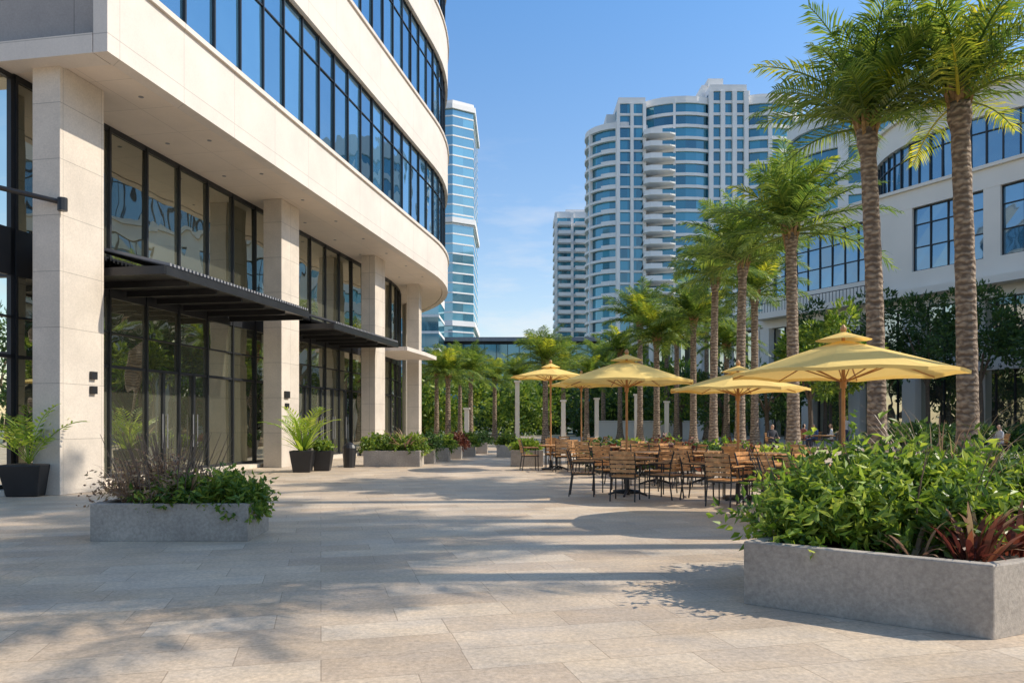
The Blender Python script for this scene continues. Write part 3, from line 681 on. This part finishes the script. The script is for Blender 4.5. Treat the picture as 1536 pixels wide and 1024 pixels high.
umbrella(gp(940,15.6),15.6,1.38,2.25,2.82,.1)
umbrella(gp(1107,14.3),14.3,1.28,2.04,2.50,.3)
umbrella(gp(826,23),23,1.2,2.78,3.2,.1)
umbrella(gp(872,26.5),26.5,1.2,2.7,3.12,.4)
# ---------------- chairs & tables ----------------
b=MB()
for i in range(7): b.box((0,-.2+i*.068,.455),(.44,.05,.022),'wood')
for x in (-.215,.215): b.box((x,0,.435),(.028,.46,.028),'black')
for y in (-.21,.21): b.box((0,y,.425),(.44,.028,.028),'black')
for x in (-.225,.225):
    b.tube([(x,.21,.006),(x*.98,.2,.43),(x*1.02,.2,.66)],[.014,.014,.014],6,'black')
    b.tube([(x,-.27,.006),(x*.98,-.21,.43),(x,-.25,.7),(x,-.31,.9)],[.014,.014,.014,.014],6,'black')
    b.tube([(x*1.02,.22,.66),(x*1.02,-.23,.68)],[.014,.014],6,'black'); b.box((x*1.02,.0,.69),(.045,.42,.02),'wood')
for i in range(5):
    t=i/4; z=.56+.33*t; y=-.225-.075*t-.012
    v=[];n=6
    for j in range(n+1):
        u=-1+2*j/n; yy=y-.03*(1-u*u); v+=[(u*.225,yy-.009,z-.03),(u*.225,yy+.009,z-.03),(u*.225,yy+.009,z+.028),(u*.225,yy-.009,z+.028)]
    f=[(4*j+k,4*j+(k+1)%4,4*j+4+(k+1)%4,4*j+4+k) for j in range(n) for k in range(4)]+[(0,1,2,3),(4*n+3,4*n+2,4*n+1,4*n)]
    b.add(v,f,'wood')
chairM=b.mesh('patio_chair')
b=MB()
for i in range(10):
    y=-.45+i*.1; w_=2*math.sqrt(max(.05,.52**2-y*y)); b.box((0,y,.74),(w_,.092,.026),'wood')
b.tube([(0,0,.70),(0,0,.726)],[.45,.45],24,'black'); b.tube([(0,0,.02),(0,0,.7)],[.04,.035],12,'black')
for i in range(4):
    a=i*math.pi/2+.78; b.tube([(0,0,.12),(math.cos(a)*.2,math.sin(a)*.2,.08),(math.cos(a)*.38,math.sin(a)*.38,.02)],[.03,.025,.02],8,'black')
tableM=b.mesh('patio_table')
def setting(x,y,n,a0,rad=.78):
    inst('patio_table',tableM,(x,y,0),random.uniform(0,1.5))
    for i in range(n):
        a=a0+i*2*math.pi/n+random.uniform(-.15,.15); rr=rad+random.uniform(-.03,.12)
        cx=x+math.cos(a)*rr; cy=y+math.sin(a)*rr
        inst('patio_chair',chairM,(cx,cy,0),a+math.pi/2+random.uniform(-.2,.2))
setting(gp(935,15.6)-.0,15.0,5,.6,.85); setting(gp(1107,14.3),13.8,5,.3,.85); setting(gp(1262,11.2),11.1,4,.75,.85)
setting(gp(985,17.6),17.6,4,.2); setting(gp(1195,12.6),12.6,3,2.2); setting(gp(1060,18),18,4,.9)
setting(gp(835,23),23,4,.2); setting(gp(905,21.5),21.5,4,.9); setting(gp(870,26.5),26.5,4,.4); setting(gp(960,20),20,4,.1)
setting(gp(1150,17),17,4,.5)
# ---------------- people ----------------
def person(x,y,rz,seated,shirt,pants,hair):
    for nm,c in (('shirt',shirt),('pants',pants),('hair',hair)):
        M[nm+str(x)]=mat(nm,c,.8,.1,6)
    vs=[];ed=[];rd=[]
    def a(p,r,par=None):
        vs.append(p);rd.append(r); 
        if par is not None: ed.append((par,len(vs)-1))
        return len(vs)-1
    zb=.5 if seated else .95
    pel=a((0,0,zb),(.15,.11)); sp=a((0,-.02,zb+.22),(.14,.10),pel); ch=a((0,-.01,zb+.42),(.17,.11),sp); nk=a((0,.0,zb+.57),(.055,.055),ch); hb=a((0,.02,zb+.65),(.075,.085),nk); hm=a((0,.03,zb+.74),(.08,.10),hb); ht=a((0,.02,zb+.82),(.06,.07),hm)
    a((0,.135,zb+.71),(.014,.016),hm)
    for sg in (-1,1):
        sh=a((sg*.19,0,zb+.48),(.06,.06),ch)
        if seated: el=a((sg*.25,.06,zb+.24),(.045,.045),sh); wr=a((sg*.18,.3,zb+.2),(.03,.03),el)
        else: el=a((sg*.25,-.02,zb+.2),(.045,.045),sh); wr=a((sg*.27,.06,zb-.04),(.03,.03),el)
        d=Vector(vs[wr])-Vector(vs[el]); d.normalize(); pm=a(tuple(Vector(vs[wr])+d*.07),(.035,.02),wr)
        for q in range(5):
            o=Vector((.018*(q-2),0,0)); l=(.05,.08,.09,.08,.06)[q]
            k=a(tuple(Vector(vs[pm])+o+d*l*.5),(.009,.009),pm); a(tuple(Vector(vs[k])+d*l*.4+Vector((0,.0,-.02))),(.008,.008),k)
        hp=a((sg*.1,0,zb-.03),(.1,.1),pel)
        if seated: kn=a((sg*.13,.42,.5),(.07,.07),hp); an=a((sg*.13,.43,.09),(.042,.042),kn)
        else: kn=a((sg*.11,.03+sg*.05,.5),(.07,.07),hp); an=a((sg*.11,-.02+sg*.12,.09),(.042,.042),kn)
        to=a((vs[an][0],vs[an][1]+.16,.045),(.04,.03),an)
    me=bpy.data.meshes.new('person'); me.from_pydata(vs,ed,[]); o=bpy.data.objects.new('seated_person' if seated else 'standing_person',me); S.collection.objects.link(o)
    md=o.modifiers.new('skin','SKIN'); o.modifiers.new('sub','SUBSURF').levels=1
    for i,r in enumerate(rd): me.skin_vertices[0].data[i].radius=r; 
    me.skin_vertices[0].data[0].use_root=True
    bpy.context.view_layer.update(); dg=bpy.context.evaluated_depsgraph_get(); m2=bpy.data.meshes.new_from_object(o.evaluated_get(dg)); o.modifiers.clear(); o.data=m2
    m2.materials.clear()
    for k in ('pink','shirt'+str(x),'pants'+str(x),'hair'+str(x)): m2.materials.append(M[k])
    for p in m2.polygons:
        c=p.center; p.use_smooth=True
        if c.z>zb+.57: mi=3 if (c.z>zb+.8 or (c.y<.03 and c.z>zb+.64)) else 0
        elif c.z<.075: mi=3
        elif c.z>zb+.02 and not (abs(c.x)>.12 and (c.y>.22)): mi=1
        elif abs(c.x)>.2 and c.z<1.0 and not seated and c.z>.75: mi=0
        elif seated and c.y>.22 and c.z>.6: mi=0
        else: mi=2
        p.material_index=mi
    o.location=(x,y,.004); o.rotation_euler=(0,0,rz)
PE=[(gp(1222,40),40,2.0,True,(.08,.14,.3),(.05,.05,.08),(.03,.02,.015)),(gp(1247,40.3),40.3,1.2,True,(.7,.7,.7),(.06,.06,.07),(.08,.04,.02)),(gp(1158,36),36,3.3,True,(.05,.05,.06),(.03,.03,.05),(.02,.015,.01)),(gp(1205,42),42,-1.2,True,(.3,.1,.08),(.05,.05,.1),(.02,.015,.01)),(gp(1500,33),33,1.5,True,(.45,.45,.47),(.05,.06,.1),(.05,.03,.02)),(gp(1268,45),45,2.6,False,(.6,.55,.5),(.05,.06,.12),(.03,.02,.01))]
for q in PE:
    person(*q)
    if q[3]:
        inst('patio_chair',chairM,(q[0],q[1],0),q[2])
inst('patio_table',tableM,(gp(1234,39.3),39.2,0))
# ---------------- light, world, camera ----------------
sd=Vector((1,.03,0)).normalized(); el=math.radians(42); d=Vector((sd.x*math.cos(el),sd.y*math.cos(el),math.sin(el)))
L=bpy.data.lights.new('sun','SUN'); L.energy=5.0; L.angle=math.radians(.45); L.color=(1,.91,.77)
o=bpy.data.objects.new('sun',L); S.collection.objects.link(o); o.rotation_euler=d.to_track_quat('Z','Y').to_euler(); o.location=(30,10,40)
W=bpy.data.worlds.new('World'); S.world=W; W.use_nodes=True; nt=W.node_tree; nt.nodes.clear()
sky=N(nt,'ShaderNodeTexSky'); sky.sky_type='NISHITA'; sky.sun_disc=False; sky.sun_elevation=el; sky.sun_rotation=math.atan2(sd.x,sd.y); sky.air_density=1.0; sky.dust_density=.6; sky.ozone_density=2.0
bg=N(nt,'ShaderNodeBackground'); bg.inputs[1].default_value=.15
tc=N(nt,'ShaderNodeTexCoord'); sp=N(nt,'ShaderNodeSeparateXYZ'); nt.links.new(tc.outputs['Generated'],sp.inputs[0])
gr=N(nt,'ShaderNodeValToRGB'); e=gr.color_ramp.elements; e[0].position=0; e[0].color=(.74,.61,.52,1); e[1].position=.5; e[1].color=(.43,.63,.75,1)
x=e.new(1.0); x.color=(.66,.66,.62,1)
nt.links.new(sp.outputs[2],gr.inputs[0])
vm=N(nt,'ShaderNodeVectorMath',operation='MULTIPLY'); nt.links.new(sky.outputs[0],vm.inputs[0]); nt.links.new(gr.outputs[0],vm.inputs[1])
vs_=N(nt,'ShaderNodeVectorMath',operation='SCALE'); vs_.inputs['Scale'].default_value=2.05; nt.links.new(vm.outputs[0],vs_.inputs[0])
mp=N(nt,'ShaderNodeMapping'); mp.inputs['Scale'].default_value=(2.2,2.2,9); mp.inputs['Location'].default_value=(1.3,.4,.2); no=N(nt,'ShaderNodeTexNoise'); no.inputs['Scale'].default_value=2.4; no.inputs['Detail'].default_value=9; no.inputs['Roughness'].default_value=.6
nt.links.new(tc.outputs['Generated'],mp.inputs[0]); nt.links.new(mp.outputs[0],no.inputs['Vector'])
cr=N(nt,'ShaderNodeValToRGB'); cr.color_ramp.elements[0].position=.5; cr.color_ramp.elements[1].position=.70; nt.links.new(no.outputs['Fac'],cr.inputs[0])
mr=N(nt,'ShaderNodeMapRange'); mr.inputs[1].default_value=.02; mr.inputs[2].default_value=.38; mr.inputs[3].default_value=.9; mr.inputs[4].default_value=.0; nt.links.new(sp.outputs[2],mr.inputs[0])
mm=N(nt,'ShaderNodeMath',operation='MULTIPLY'); nt.links.new(cr.outputs[0],mm.inputs[0]); nt.links.new(mr.outputs[0],mm.inputs[1])
mx=N(nt,'ShaderNodeMix',data_type='RGBA'); nt.links.new(mm.outputs[0],mx.inputs[0]); nt.links.new(vs_.outputs[0],mx.inputs[6]); mx.inputs[7].default_value=(6.0,6.1,6.3,1)
nt.links.new(mx.outputs[2],bg.inputs[0]); ow=N(nt,'ShaderNodeOutputWorld'); nt.links.new(bg.outputs[0],ow.inputs[0])
cam=bpy.data.cameras.new('camera'); co=bpy.data.objects.new('camera',cam); S.collection.objects.link(co); co.location=(0,0,H); co.rotation_euler=(math.radians(90),0,0)
cam.sensor_width=36; cam.lens=36*F/1536; cam.shift_y=120/1536; cam.clip_end=4000; cam.clip_start=.05
S.camera=co
S.view_settings.view_transform='Standard'; S.view_settings.look='None'; S.view_settings.exposure=0
